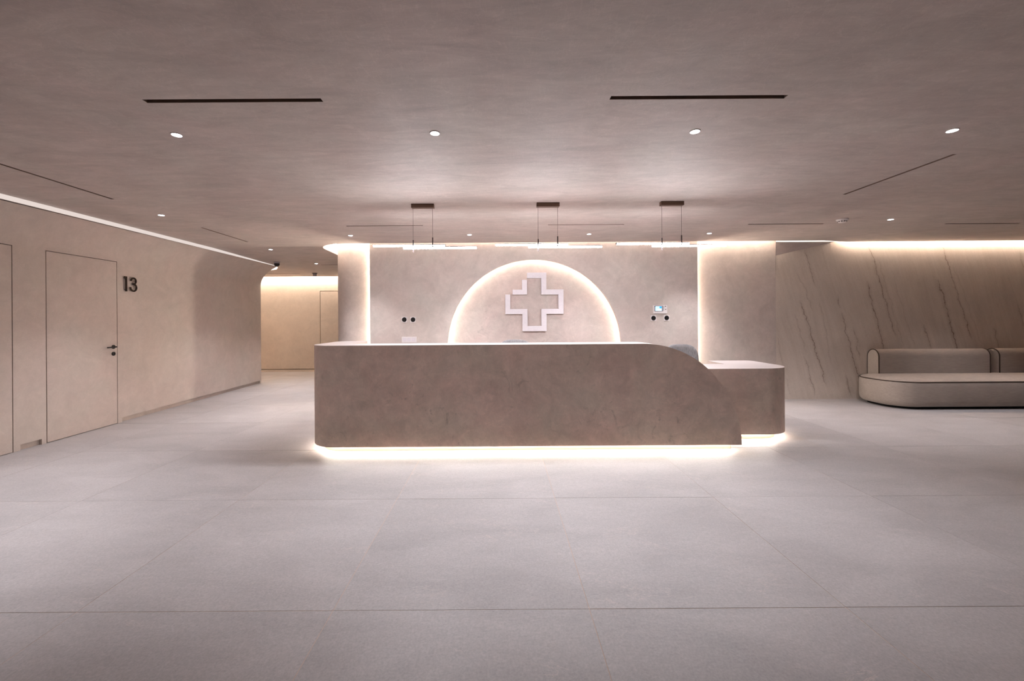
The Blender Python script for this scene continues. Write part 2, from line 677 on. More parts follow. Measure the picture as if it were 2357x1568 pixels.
# end of the wall: its section, and the return along the corridor
endp = [(0.0, 0.0), (0.0, 2.128)] + arcp[1:] + [(0.24, 2.60), (-0.3, 2.60), (-0.3, 0.0)]
wm.add([wl(9.15, o, z) for o, z in endp], [tuple(range(len(endp)))])
wm.quad((-12, 9.15, 0), wl(9.15, -0.3, 0), wl(9.15, -0.3, 2.86), (-12, 9.15, 2.86))
wm.quad(wl(-5, 0.24, 2.555), wl(9.15, 0.24, 2.555), wl(9.15, 0.0, 2.60), wl(-5, 0.0, 2.60))
wm.quad(wl(-5, -0.06, 0), wl(9.15, -0.06, 0), wl(9.15, -0.06, 2.86), wl(-5, -0.06, 2.86))
wall_left = struct(wm.build('wall_left', 'wall', smooth=True, angle=25))
lens = MB()
lens.add([wl(-5, 0.238, 2.556), wl(9.06, 0.238, 2.556), wl(9.06, 0.238, 2.606), wl(-5, 0.238, 2.606)], [(0, 1, 2, 3)])
lens.build('glow_strip', 'lens', wall_left)
for k, (a, b) in enumerate(((4.42, 4.632), (5.655, 9.10))):
    bb = MB()
    bb.add([wl(a, -0.03, 0), wl(b, -0.03, 0), wl(b, -0.03, 0.062), wl(a, -0.03, 0.062),
            wl(a, -0.05, 0), wl(b, -0.05, 0), wl(b, -0.05, 0.062), wl(a, -0.05, 0.062)],
           [(0, 1, 2, 3), (4, 5, 6, 7), (0, 1, 5, 4), (3, 2, 6, 7), (0, 3, 7, 4), (1, 2, 6, 5)])
    struct(bb.build('baseboard_left', 'wall'))
# LED recess in the corridor ceiling at the end of the wall
rec = MB()
rp = [(-6.2, 9.95), (-5.5, 9.86), (-5.16, 9.66), (-4.97, 9.36), (LW(9.05, 0.24), 9.05), (LW(9.05, 0.2), 9.15), (-6.2, 9.17)]
rec.prism(rp, 2.60, 2.602)
rec.build('glow_strip', emit('corner_led', WARM, 6.0), wall_left)

for k, (d, lab) in enumerate(((D1, None), (D2, None))):
    dm = MB()
    a, b = d
    zz = (0.006, 2.160)
    dm.add([wl(a, 0.0, zz[0]), wl(b, 0.0, zz[0]), wl(b, 0.0, zz[1]), wl(a, 0.0, zz[1]),
            wl(a, -0.045, zz[0]), wl(b, -0.045, zz[0]), wl(b, -0.045, zz[1]), wl(a, -0.045, zz[1])],
           [(0, 1, 2, 3), (4, 5, 6, 7), (0, 1, 5, 4), (3, 2, 6, 7), (0, 3, 7, 4), (1, 2, 6, 5)])
    # keep the panel just short of the arc of the wall head
    door = struct(dm.build('door_%d' % (k + 1), 'wall'))
    if k == 1:
        yr = 5.525
        MB().lathe([(0.026, 0.0), (0.026, 0.008), (0.023, 0.010)], (LW(yr, 0), yr, 1.028), 'X', 24).build('rosette', 'black', door, smooth=True)
        hp = [(LW(yr, 0.0), yr, 1.028), (LW(yr, 0.045), yr, 1.028), (LW(yr, 0.052), yr - 0.010, 1.028), (LW(yr, 0.052), yr - 0.14, 1.026)]
        MB().tube(hp, 0.0085, 10).build('lever_handle', 'black', door, smooth=True, angle=60)
        MB().lathe([(0.026, 0.0), (0.026, 0.008), (0.023, 0.010), (0.010, 0.010), (0.008, 0.006)], (LW(yr, 0), yr, 0.937), 'X', 24).build('key_rosette', 'black', door, smooth=True)

# ------------------------------------------------------------------ right, front and corridor walls
struct(MB().box(12, 12.2, -5, 12, 0, 2.86).build('wall_right', 'wall'))
struct(MB().box(-12, 12, -5.2, -5, 0, 2.86).build('wall_front', 'wall'))
struct(MB().box(-12.2, -12, 9, 12, 0, 2.86).build('wall_corridor_left', 'corridor'))
# corridor far wall with a skirting groove and a flush door
FY = 11.18
fm = MB()
dxl, dxr, dzt = -4.80, -3.90, 2.150
for (x0, x1, z0, z1) in ((-12, dxl - 0.014, 0.076, 2.86), (dxr + 0.014, 5.0, 0.076, 2.86), (dxl - 0.014, dxr + 0.014, dzt + 0.014, 2.86), (-12, dxl - 0.014, 0.0, 0.058), (dxr + 0.014, 5.0, 0.0, 0.058)):
    fm.box(x0, x1, FY, FY + 0.06, z0, z1)
fm.box(-12, 5.0, FY + 0.05, FY + 0.2, 0, 2.86)
wall_far = struct(fm.build('wall_corridor', 'corridor'))
struct(MB().box(dxl, dxr, FY, FY + 0.045, 0.005, dzt).build('door_3', 'corridor'))
MB().box(-12, -3.03, 11.006, 11.010, H + 0.11, H + 0.14).build('glow_strip', 'corr', wall_far)

# ------------------------------------------------------------------ feature wall block behind the desk
BY = 6.95
bp = [(4.60, BY)] + [(-2.48, BY)] + arc(-2.48, BY + 0.30, 0.30, -PI / 2, -PI, 16)[1:] + [(-2.78, 8.6), (4.60, 8.6)]
wb = MB()
wb.prism(bp, 0, 2.86)
wall_back = struct(wb.build('wall_back', 'niche', smooth=True, angle=25))
# side faces in the plainer plaster: thin cladding left and right of the centre panel
sl = MB()
pl = [(-2.0, BY - 0.004), (-2.48, BY - 0.004)] + arc(-2.48, BY + 0.30, 0.304, -PI / 2, -PI, 16)[1:] + [(-2.784, 8.5), (-2.78, 8.5)] + list(reversed(arc(-2.48, BY + 0.30, 0.3005, -PI / 2, -PI, 16))) + [(-2.0, BY - 0.0005)]
sl.prism(pl, 0, 2.855)
struct(sl.build('trim_2', 'feature', smooth=True, angle=25))
struct(MB().box(3.1, 4.602, BY - 0.004, BY - 0.0005, 0, 2.855).build('trim_3', 'feature'))

FYf, FYb = 6.82, 6.865
XL, XR = -2.118, 3.242
AC, AZ, AR = 0.566, 0.92, 1.42
pm = MB()
outer = [(XL, 0.0), (XR, 0.0), (XR, 2.80), (XL, 2.80)]
hole = [(AC + AR, 0.08), (AC + AR, AZ)] + arc(AC, AZ, AR, 0, PI, 96)[1:-1] + [(AC - AR, AZ), (AC - AR, 0.08)]
tri_b = MB().prism(outer, FYf, FYb, [hole])
pm.v = [(x, z, y) for x, y, z in tri_b.v]
pm.f = tri_b.f
feat = struct(pm.build('wall_feature', 'feature', smooth=True, angle=30))
# hidden LED strips: behind the arch rim, behind both panel edges, along the ceiling cut-out
am = MB()
n = 96
r0, y0, y1 = AR + 0.03, 6.875, 6.905
pts = [(AC + r0, 0.3)] + [(AC + r0 * math.cos(PI * i / n), AZ + r0 * math.sin(PI * i / n)) for i in range(n + 1)] + [(AC - r0, 0.3)]
for (xa_, za_), (xb_, zb_) in zip(pts[:-1], pts[1:]):
    am.quad((xa_, y0, za_), (xb_, y0, zb_), (xb_, y1, zb_), (xa_, y1, za_))
am.build('glow_strip', 'arch', feat)
MB().quad((XL + 0.03, 6.918, 0.1), (XL + 0.03, 6.942, 0.1), (XL + 0.03, 6.942, 2.62), (XL + 0.03, 6.918, 2.62)).build('glow_strip', 'slot', feat)
MB().quad((XR - 0.03, 6.918, 0.1), (XR - 0.03, 6.942, 0.1), (XR - 0.03, 6.942, 2.62), (XR - 0.03, 6.918, 2.62)).build('glow_strip', 'slot', feat)
cv, fa = MB(), MB()
edge = [(5.25, 6.752), (-2.5, 6.752)] + arc(-2.50, 7.28, 0.528, -PI / 2, -PI, 14)[1:] + [(-3.028, 8.7)]
for (xa_, ya_), (xb_, yb_) in zip(edge[:-1], edge[1:]):
    zo = cz(0, max(ya_, yb_))
    fa.quad((xa_, ya_, H + 0.03 + zo), (xb_, yb_, H + 0.03 + zo), (xb_, yb_, 2.86), (xa_, ya_, 2.86))
edge = [(4.62, 6.757), (-2.5, 6.757)] + arc(-2.50, 7.28, 0.523, -PI / 2, -PI, 14)[1:] + [(-3.023, 8.7)]
for (xa_, ya_), (xb_, yb_) in zip(edge[:-1], edge[1:]):
    cv.quad((xa_, ya_, H + 0.150), (xb_, yb_, H + 0.150), (xb_, yb_, H + 0.180), (xa_, ya_, H + 0.180))
fa.quad((5.25, 6.752, H + 0.03), (5.70, 6.872, H + 0.03), (5.70, 6.872, 2.86), (5.25, 6.752, 2.86))
fa.quad((5.70, 6.872, H + 0.03), (12, 6.872, H + 0.03), (12, 6.872, 2.86), (5.70, 6.872, 2.86))
fa.quad((-12, 11.003, H - 0.05), (-3.03, 11.003, H - 0.05), (-3.03, 11.003, 2.86), (-12, 11.003, 2.86))
fa.build('cove_fascia', 'ceiling', ceil)
cv.build('glow_strip', 'cove', ceil)
ce = MB()  # extra hidden strip, added to brighten the cove fascia
edge = [(-2.2, BY - 0.012)] + arc(-2.48, BY + 0.30, 0.314, -PI / 2, -PI, 14) + [(-2.794, 8.4)]
for (xa_, ya_), (xb_, yb_) in zip(edge[:-1], edge[1:]):
    ce.quad((xa_, ya_, H + 0.15), (xb_, yb_, H + 0.15), (xb_, yb_, H + 0.17), (xa_, ya_, H + 0.17))
ce.build('glow_strip', 'cove', ceil)

# ------------------------------------------------------------------ marble wall on the right
def px(x, y, Y):
    a, b = x - 1150.0, y - 737.0
    a, b = a - 0.0065 * b, b + 0.0065 * a
    return (a * Y / 960.0, 1.35 - b * Y / 960.0)


def vn(x0, y0, x1, y1, wd, s, Y):
    a = px(x0, y0, Y)
    b = px(x1, y1, Y)
    return (a[0], a[1], b[0], b[1], wd, s)


MY = 6.95
vr = [vn(2000, 562, 2062, 775, .010, .85, MY), vn(1996, 645, 2036, 815, .012, .85, MY), vn(2166, 562, 2238, 785, .009, .8, MY),
      vn(2160, 640, 2206, 815, .012, .9, MY), vn(2122, 742, 2148, 812, .013, .6, MY), vn(1927, 676, 1934, 712, .010, .75, MY),
      vn(1936, 715, 1982, 890, .011, .8, MY), vn(1964, 748, 1980, 830, .010, .5, MY), vn(2286, 750, 2308, 825, .012, .6, MY),
      vn(2344, 575, 2380, 690, .009, .6, MY), vn(2340, 690, 2385, 860, .010, .5, MY), vn(2020, 590, 2080, 800, .006, .35, MY), vn(2050, 620, 2110, 810, .005, .3, MY),
      vn(2190, 600, 2262, 800, .005, .3, MY), vn(1945, 860, 1962, 916, .030, .55, MY)]
M['marble_r'] = marble_mat('veined_stone', vr)
NY = 6.951
vl = [vn(1848, 572, 1880, 665, .008, .75, NY), vn(1836, 625, 1872, 720, .007, .5, NY), vn(1842, 690, 1902, 890, .010, .85, NY),
      vn(1828, 720, 1855, 805, .006, .5, NY), vn(1852, 820, 1876, 915, .008, .75, NY), vn(1788, 770, 1802, 850, .006, .4, NY), vn(1886, 690, 1914, 840, .006, .35, NY),
      vn(1806, 860, 1822, 918, .008, .3, NY)]
M['marble_l'] = marble_mat('veined_stone_return', vl)
XM = 5.518
struct(MB().box(XM, 12, MY, MY + 0.25, 0, 2.86).build('wall_marble', 'marble_r'))
struct(MB().box(4.5, XM + 0.02, NY, NY + 0.2, 0, 2.60).build('wall_marble_return', 'marble_l'))
MB().quad((5.70, 6.877, H + 0.110), (12, 6.877, H + 0.110), (12, 6.877, H + 0.140), (5.70, 6.877, H + 0.140)).build('glow_strip', 'cove_r', bpy.data.objects['wall_marble'])
# sloping bulkhead over the recess
nb = MB()
ya, yb2 = 6.862, NY
zt = 2.86
P = [(4.552, ya, 2.604), (XM, ya, 2.604), (XM, yb2, 2.604), (4.604, yb2, 2.395), (4.552, ya, zt), (XM, ya, zt), (XM, yb2, zt), (4.604, yb2, zt)]
nb.add(P, [(0, 1, 2), (0, 2, 3), (4, 5, 6, 7), (0, 1, 5, 4), (1, 2, 6, 5), (2, 3, 7, 6), (3, 0, 4, 7)])
bulk = struct(nb.build('trim_4', 'ceiling'))
MB().quad((4.553, ya - 0.002, 2.606), (5.62, ya - 0.002, 2.606), (5.62, ya - 0.002, 2.645), (4.553, ya - 0.002, 2.645)).build('glow_strip', emit('bulkhead_glow', WARM, 0.9), bulk)  # bulkhead front made to glow so it reads as lit by the slot

# ------------------------------------------------------------------ reception desk
desk = thing('reception_desk', 'long curved plaster reception desk with quarter-round end and glowing base', 'reception desk', (0.6, 4.8, 0))


def sweep(pairs, z0, ztop):
    """pairs of (outer, inner) plan points; solid between z0 and ztop(x)"""
    m = MB()
    n = len(pairs)
    vs = []
    for (a, b) in pairs:
        za, zb = ztop(a[0]), ztop(b[0])
        vs += [(a[0], a[1], z0), (a[0], a[1], za), (b[0], b[1], zb), (b[0], b[1], z0)]
    fs = []
    for i in range(n - 1):
        p, q = 4 * i, 4 * i + 4
        for k in range(4):
            fs.append((p + k, p + (k + 1) % 4, q + (k + 1) % 4, q + k))
    fs.append((0, 1, 2, 3))
    e = 4 * (n - 1)
    fs.append((e, e + 1, e + 2, e + 3))
    return m.add(vs, fs)


def high_pairs(ins, xend):
    """front bar of the tall counter with its rounded left return; ins = inset of the outer face"""
    X0, Y0, TH = -2.0 + ins, 4.25 + ins, 0.35 - ins
    R = 0.31 - ins * 0.5
    pr = []
    for k in range(9):
        a = PI / 2 * k / 8
        pr.append(((X0 + 0.16 * (1 - math.sin(a)), 5.05 + 0.16 * math.cos(a) - ins), (-1.64 - 0.02 * (1 - math.sin(a)), 5.05 + 0.16 * math.cos(a) - ins)))
    cx, cy = X0 + R, Y0 + R
    for k in range(17):
        a = PI + PI / 2 * k / 16
        pr.append(((cx + R * math.cos(a), cy + R * math.sin(a)), (max(-1.64, cx + 0.04), 4.60) if k > 0 else (-1.64, 4.60)))
    for k in range(1, 9):
        x = cx + (1.46 - cx) * k / 8
        pr.append(((x, Y0), (max(x, -1.64), 4.60)))
    for k in range(1, 41):
        a = PI / 2 * k / 40
        x = 1.46 + 1.0 * math.sin(a)
        if x > xend:
            pr.append(((xend, Y0), (xend, 4.60)))
            break
        pr.append(((x, Y0), (x, 4.60)))
    return pr


def ztop_high(x):
    if x <= 1.46:
        return 1.097
    return 0.062 + 1.035 * math.sqrt(max(0.0, 1 - (x - 1.46) ** 2)) + 0.0005


hp = high_pairs(0.0, 9)
sweep(hp, 0.062, ztop_high).build('tall_counter', 'desk', desk, smooth=True, angle=30)
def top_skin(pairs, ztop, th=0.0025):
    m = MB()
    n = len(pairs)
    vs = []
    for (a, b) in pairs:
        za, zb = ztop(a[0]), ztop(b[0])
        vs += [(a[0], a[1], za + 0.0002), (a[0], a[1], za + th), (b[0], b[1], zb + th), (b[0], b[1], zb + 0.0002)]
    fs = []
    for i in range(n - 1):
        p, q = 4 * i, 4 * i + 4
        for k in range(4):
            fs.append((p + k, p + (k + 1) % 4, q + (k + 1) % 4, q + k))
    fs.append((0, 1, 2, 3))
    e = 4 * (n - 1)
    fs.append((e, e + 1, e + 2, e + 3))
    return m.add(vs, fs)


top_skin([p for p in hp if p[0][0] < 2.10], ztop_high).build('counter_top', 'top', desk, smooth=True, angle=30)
pp = high_pairs(0.085, 2.395)
sweep(pp, 0.0, lambda x: 0.062).build('plinth', 'plinth', desk, smooth=True, angle=30)


def strip_along(outer, zc, hh, out=0.004):
    m = MB()
    for a, b in zip(outer[:-1], outer[1:]):
        d = Vector((b[0] - a[0], b[1] - a[1], 0))
        if d.length < 1e-5:
            continue
        m.quad((a[0], a[1], zc - hh), (b[0], b[1], zc - hh), (b[0], b[1], zc + hh), (a[0], a[1], zc + hh))
    return m


po = [a for a, b in high_pairs(0.080, 2.395)]
strip_along(po, 0.054, 0.006).build('glow_strip', 'plinth_led', desk)


def low_pairs(ins):
    X1, Y0, R = 3.30 - ins, 4.60 + ins, 0.34 - ins * 0.5
    pr = [((1.0, Y0), (1.0, 5.10)), ((2.0, Y0), (2.0, 5.10)), ((X1 - R, Y0), (2.745, 5.10))]
    for k in range(1, 17):
        a = -PI / 2 + PI / 2 * k / 16
        pr.append(((X1 - R + R * math.cos(a), Y0 + R + R * math.sin(a)), (2.745, 5.10)))
    pr.append(((X1, 5.35), (2.745, 5.35)))
    for k in range(1, 9):
        a = PI / 2 * k / 8
        pr.append(((X1 - 0.10 * (1 - math.cos(a)), 5.40 + 0.10 * math.sin(a) - ins), (2.745, 5.40 + 0.10 * math.sin(a) - ins)))
    return pr


sweep(low_pairs(0.0), 0.068, lambda x: 0.794).build('low_counter', 'desk', desk, smooth=True, angle=30)
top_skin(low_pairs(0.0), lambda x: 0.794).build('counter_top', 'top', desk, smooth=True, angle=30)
sweep(low_pairs(0.085), 0.0, lambda x: 0.068).build('plinth', 'plinth', desk, smooth=True, angle=30)
lo = [a for a, b in low_pairs(0.080)]
lo[0] = (2.40, lo[0][1])
lo[1] = (2.6, lo[1][1])
strip_along(lo, 0.058, 0.006).build('glow_strip', 'plinth_led', desk)
MB().box(-1.63, 1.0, 4.602, 5.15, 0.70, 0.735).build('worktop', 'desk', desk)
MB().box(-1.60, -1.56, 4.62, 5.12, 0.0, 0.70).build('worktop_support', 'desk', desk)

# ------------------------------------------------------------------ emblem in the arch
emb = thing('cross_emblem', 'white raised outline cross sign mounted inside the glowing arch', 'emblem', (0.575, 6.92, 1.65))


def ec(p):
    return (0.092 + (p[0] - 300) / 1240.0 * 0.966, 2.135 - (p[1] - 165) / 1230.0 * 0.972)


def extr_y(poly, y0, y1):
    t = MB().prism(poly, y0, y1)
    m = MB()
    m.v = [(x, z, y) for x, y, z in t.v]
    m.f = t.f
    return m


big = [(768, 170), (1178, 170), (1178, 525), (1540, 525), (1540, 1036), (1178, 1036), (1178, 1395), (666, 1395), (666, 1036), (305, 1036),
       (305, 625), (410, 625), (410, 930), (774, 930), (774, 1285), (1070, 1285), (1070, 930), (1432, 930), (1432, 632), (1070, 632), (1070, 285), (768, 285)]
small = [(662, 320), (766, 320), (766, 628), (460, 628), (460, 525), (662, 525)]
extr_y([ec(p) for p in big], 6.885, 6.935).build('outline_bar', 'white2', emb, bevel=0.002)
extr_y([ec(p) for p in small], 6.885, 6.935).build('outline_bar', 'white2', emb, bevel=0.002)
for p in ((718, 420), (1124, 420), (357, 850), (1486, 780), (720, 1200), (1124, 1200)):
    x, z = ec(p)
    MB().lathe([(0.008, 6.934), (0.008, 6.9495)], (x, 0, z), 'Y', 10).build('standoff', 'white2', emb)

# ------------------------------------------------------------------ pendants
def make_pendant():
    c = Vector((-0.82, 4.50, H))
    t = thing('pendant_light', 'left of the three hanging twin-tube lights, above the square end of the desk', 'pendant light', c, 'twin-tube lights over the desk')
    MB().box(c.x - 0.122, c.x + 0.122, c.y - 0.028, c.y + 0.028, H - 0.042, H).build('canopy', 'bronze', t, bevel=0.002)
    for dx, zt_, zb_ in ((-0.107, 2.218, 2.088), (0.103, 2.246, 2.122)):
        MB().tube([(c.x + dx, c.y, H - 0.042), (c.x + dx, c.y, zt_)], 0.0017, 6).build('cable', 'cable', t)
        pn = MB().tube([(c.x + dx, c.y, zt_), (c.x + dx, c.y, zb_)], 0.0065, 10).build('pin', 'pin', t, smooth=True, angle=60)
        br = MB()
        br.box(c.x + dx - 0.005, c.x + dx + 0.005, c.y - 0.014, c.y + 0.110, 2.155, 2.167)
        br.build('bracket', 'pin', pn)
    for (xa_, xb_, y_, z_) in ((-0.21, 0.575, 4.50, 2.139), (-0.565, 0.225, 4.60, 2.182)):
        dif = MB()
        for k in range(14):
            a0, a1 = [math.radians(-90 - 90 + 180 * q / 14) for q in (k, k + 1)]
            dif.quad(*[(x, y_ + 0.0165 * math.cos(g), z_ + 0.0165 * math.sin(g)) for x, g in ((c.x + xa_, a0), (c.x + xb_, a0), (c.x + xb_, a1), (c.x + xa_, a1))])
        dif.build('tube', 'tube', t, smooth=True, angle=60)
        rl = MB().box(c.x + xa_, c.x + xb_, y_ - 0.0163, y_ + 0.0163, z_ + 0.0003, z_ + 0.007).build('rail', 'pin', t)
        MB().box(c.x + xa_ - 0.004, c.x + xa_, y_ - 0.0155, y_ + 0.0155, z_ - 0.0155, z_ + 0.007).build('end_cap', 'pin', rl)
        MB().box(c.x + xb_, c.x + xb_ + 0.004, y_ - 0.0155, y_ + 0.0155, z_ - 0.0155, z_ + 0.007).build('end_cap', 'pin', rl)
    return t


pen = make_pendant()
copy_tree(pen, (0.527, 4.485, H), 'middle of the three hanging twin-tube lights, in front of the arch top', None)
copy_tree(pen, (1.850, 4.465, H), 'right of the three hanging twin-tube lights, over the curved end of the desk', None)

# ------------------------------------------------------------------ downlights
def make_down(loc, label):
    t = thing('downlight', label, 'downlight', loc, 'recessed ceiling downlights')
    x, y, z = loc
    MB().lathe([(0.0345, 0.0), (0.0345, -0.003), (0.0300, -0.004), (0.0300, 0.0)], (x, y, z), 'Z', 28).build('trim_ring', 'ring', t, smooth=True)
    MB().lathe([(0.0295, -0.0042), (0.0295, -0.0046)], (x, y, z), 'Z', 28).build('lens', 'disc', t)
    return t


DL = [(-2.152, 2.79, 'leftmost downlight of the near row, by the left front air slot', 0.62),
      (-0.425, 2.79, 'second downlight from the left in the near row', 0.62),
      (1.315, 2.79, 'near row downlight just below the right front air slot', 0.62),
      (3.047, 2.80, 'rightmost downlight of the near row, above the right end of the room', 0.40),
      (-3.948, 4.877, 'downlight between the two air slots that run along the left wall', 1),
      (5.003, 5.327, 'downlight above the sofa side, right of the smoke detector', 1),
      (-2.176, 6.109, 'far row downlight above the rounded left end of the feature wall', 1),
      (-0.432, 6.109, 'far row downlight between left and middle hanging lights', 1),
      (1.320, 6.115, 'far row downlight between middle and right hanging lights', 1),
      (3.085, 6.12, 'far row downlight right of the right hanging light', 1),
      (-3.965, 7.24, 'downlight over the corridor mouth between desk and left wall', 1),
      (-3.87, 8.82, 'farthest downlight, deep in the corridor ceiling', 1)]
d0 = None
for (x, y, lab, s) in DL:
    z = H + cz(x, y)
    if d0 is None:
        d0 = make_down((x, y, z), lab)
    else:
        copy_tree(d0, (x, y, z), lab)
    spot('down_beam', (x, y, z - 0.02), SPOT_W * s, 68 if y < 3 else 90)
# out of frame: next left-row lamp, plus one added to brighten sofa and marble
for (x, y) in ((-3.95, 2.5), (7.2, 5.6)):
    spot('down_beam', (x, y, H - 0.02), SPOT_W * (1.7 if x < 0 else 0.7))

# ------------------------------------------------------------------ linear air slots
def make_slot(s, label, zoff=0.0, group='linear air slots'):
    x0, x1, y0, y1 = s
    cx_, cy_ = (x0 + x1) / 2, (y0 + y1) / 2
    z = H + zoff
    t = thing('air_slot', label, 'air vent', (cx_, cy_, z), group)
    e = 0.002
    m = MB()
    m.box(x0, x1, y0, y0 + e, z + 0.002, z + 0.12)
    m.box(x0, x1, y1 - e, y1, z + 0.002, z + 0.12)
    m.box(x0, x0 + e, y0, y1, z + 0.002, z + 0.12)
    m.box(x1 - e, x1, y0, y1, z + 0.002, z + 0.12)
    m.box(x0, x1, y0, y1, z + 0.12, z + 0.125)
    m.build('slot_liner', 'liner', t)
    b = MB()
    if x1 - x0 > y1 - y0:
        b.box(x0 + 0.01, x1 - 0.01, cy_ - 0.003, cy_ + 0.003, z + 0.05, z + 0.09)
    else:
        b.box(cx_ - 0.003, cx_ + 0.003, y0 + 0.01, y1 - 0.01, z + 0.05, z + 0.09)
    b.build('blade', 'dark', t)
    return t


SL_LAB = ['dark air slot nearest the camera on the left half of the ceiling', 'dark air slot nearest the camera on the right half of the ceiling',
          'lengthwise air slot at the left frame edge, beside the left wall', 'short-looking lengthwise air slot farther along the left wall',
          'only lengthwise air slot on the right half of the ceiling', 'far crosswise air slot behind the left hanging light',
          'far crosswise air slot behind the middle hanging light', 'far crosswise air slot left of the smoke detector',
          'far crosswise air slot at the right frame edge, above the sofa']
for s, lab in zip(SLOTS, SL_LAB):
    make_slot(s, lab)
make_slot(SLOTS_B[0], 'faint air slot near the far corridor wall', cz(0, SLOTS_B[0][2]))
make_slot(SLOTS_B[1], 'faint corridor air slot half hidden by the feature wall', cz(0, SLOTS_B[1][2]))

# ------------------------------------------------------------------ ceiling devices
sd = thing('smoke_detector', 'white round smoke detector with dark slits on the right half of the ceiling', 'smoke detector', (4.37, 5.31, H))
MB().lathe([(0.064, 0.0), (0.066, -0.006), (0.058, -0.016), (0.046, -0.022)], (4.37, 5.31, H), 'Z', 32).build('base', 'white', sd, smooth=True)
MB().lathe([(0.046, -0.022), (0.044, -0.036), (0.036, -0.042), (0.02, -0.044)], (4.37, 5.31, H), 'Z', 32).build('sensor_cap', 'white', sd, smooth=True)
for k in range(10):
    a = 2 * PI * k / 10 + 0.15
    c_, s_ = math.cos(a), math.sin(a)
    q = MB()
    for dr in (0.0445, 0.0475):
        for da in (-0.17, 0.17):
            for dz in (-0.025, -0.034):
                q.v.append((4.37 + dr * math.cos(a + da), 5.31 + dr * math.sin(a + da), H + dz))
    q.f = [(0, 1, 3, 2), (4, 5, 7, 6), (0, 1, 5, 4), (2, 3, 7, 6), (0, 2, 6, 4), (1, 3, 7, 5)]
    q.build('vent_slit', 'black', sd)
cx_, cy_ = -4.585, 8.60
z_ = H + cz(0, cy_)
dc = thing('dome_camera', 'small black dome camera on the ceiling at the end of the left wall', 'security camera', (cx_, cy_, z_))
MB().lathe([(0.062, 0.0), (0.062, -0.018), (0.054, -0.03)], (cx_, cy_, z_), 'Z', 28).build('base', 'grey', dc, smooth=True)
MB().lathe([(0.054, -0.03), (0.054, -0.045), (0.05, -0.064), (0.04, -0.080), (0.024, -0.090), (0.006, -0.094)], (cx_, cy_, z_), 'Z', 28).build('dome', 'black', dc, smooth=True, angle=60)
cx_, cy_ = -4.58, 10.35
z_ = H + cz(0, cy_)
sn = thing('ceiling_sensor', 'small stubby sensor hanging from the corridor ceiling by the far wall', 'sensor', (cx_, cy_, z_))
MB().lathe([(0.062, 0.0), (0.060, -0.012)], (cx_, cy_, z_), 'Z', 24).build('base', 'dark', sn, smooth=True)
MB().lathe([(0.044, -0.012), (0.046, -0.060), (0.036, -0.072)], (cx_, cy_, z_), 'Z', 24).build('body', 'grey', sn, smooth=True)

# ------------------------------------------------------------------ sockets, switches, intercom on the feature wall
def make_socket(x, z, label):
    t = thing('wall_socket', label, 'socket', (x, FYf, z), 'black and white wall sockets')
    rr = rrect(x - 0.046, x + 0.046, z - 0.046, z + 0.046, 0.009, 4)
    extr_y(rr, FYf - 0.010, FYf).build('frame', 'white', t, bevel=0.0015)
    q = MB().lathe([(0.038, FYf - 0.012), (0.037, FYf - 0.0145), (0.031, FYf - 0.0145), (0.030, FYf - 0.0105), (0.0, FYf - 0.0105)], (x, 0, z), 'Y', 28)
    ins = q.build('insert', 'black', t, smooth=True)
    for dx in (-0.0095, 0.0095):
        MB().lathe([(0.003, FYf - 0.0112), (0.003, FYf - 0.0106)], (x + dx, 0, z), 'Y', 10).build('pin_hole', 'void', ins)
    return t


s0 = make_socket(-1.556, 1.367, 'left socket of the pair left of the arch')
copy_tree(s0, (-1.414, FYf, 1.366), 'right socket of the pair left of the arch')
copy_tree(s0, (2.513, FYf, 1.366), 'socket below the left end of the wall intercom')
copy_tree(s0, (2.728, FYf, 1.368), 'socket below the right end of the wall intercom')

sw = thing('switch_plate', 'white triple switch plate just above the desk top, left of the arch', 'switch', (-1.48, FYf, 1.04))
extr_y(rrect(-1.601, -1.359, 0.992, 1.088, 0.008, 4), FYf - 0.010, FYf).build('frame', 'white', sw, bevel=0.0015)
for k in range(3):
    x = -1.48 + (k - 1) * 0.073
    ro = MB()
    ro.add([(x - 0.030, FYf - 0.011, 1.010), (x + 0.030, FYf - 0.011, 1.010), (x + 0.030, FYf - 0.016, 1.070), (x - 0.030, FYf - 0.016, 1.070),
            (x - 0.030, FYf - 0.004, 1.010), (x + 0.030, FYf - 0.004, 1.010), (x + 0.030, FYf - 0.004, 1.070), (x - 0.030, FYf - 0.004, 1.070)],
           [(0, 1, 2, 3), (4, 5, 6, 7), (0, 1, 5, 4), (3, 2, 6, 7), (0, 3, 7, 4), (1, 2, 6, 5)])
    ro.build('rocker', 'white2', sw, bevel=0.001)

ic = thing('intercom', 'white wall intercom with a lit blue screen, right of the arch', 'intercom', (2.618, FYf, 1.508))
extr_y(rrect(2.508, 2.730, 1.440, 1.575, 0.008, 4), FYf - 0.028, FYf).build('housing', 'white', ic, bevel=0.002)
bz = extr_y(rrect(2.524, 2.664, 1.474, 1.566, 0.004, 3), FYf - 0.030, FYf - 0.027).build('screen_bezel', 'grey', ic)
MB().box(2.537, 2.640, FYf - 0.0315, FYf - 0.0298, 1.484, 1.557).build('screen', 'screen', bz)
MB().box(2.604, 2.638, FYf - 0.0325, FYf - 0.0313, 1.525, 1.555).build('screen_picture', 'screen2', bz)
MB().box(2.572, 2.636, FYf - 0.0325, FYf - 0.0313, 1.488, 1.514).build('screen_picture', 'screen3', bz)
MB().lathe([(0.006, FYf - 0.0325), (0.006, FYf - 0.029)], (2.530, 0, 1.557), 'Y', 12).build('lens', 'black', bz)
MB().box(2.690, 2.712, FYf - 0.031, FYf - 0.027, 1.552, 1.562).build('button', 'dark', ic)
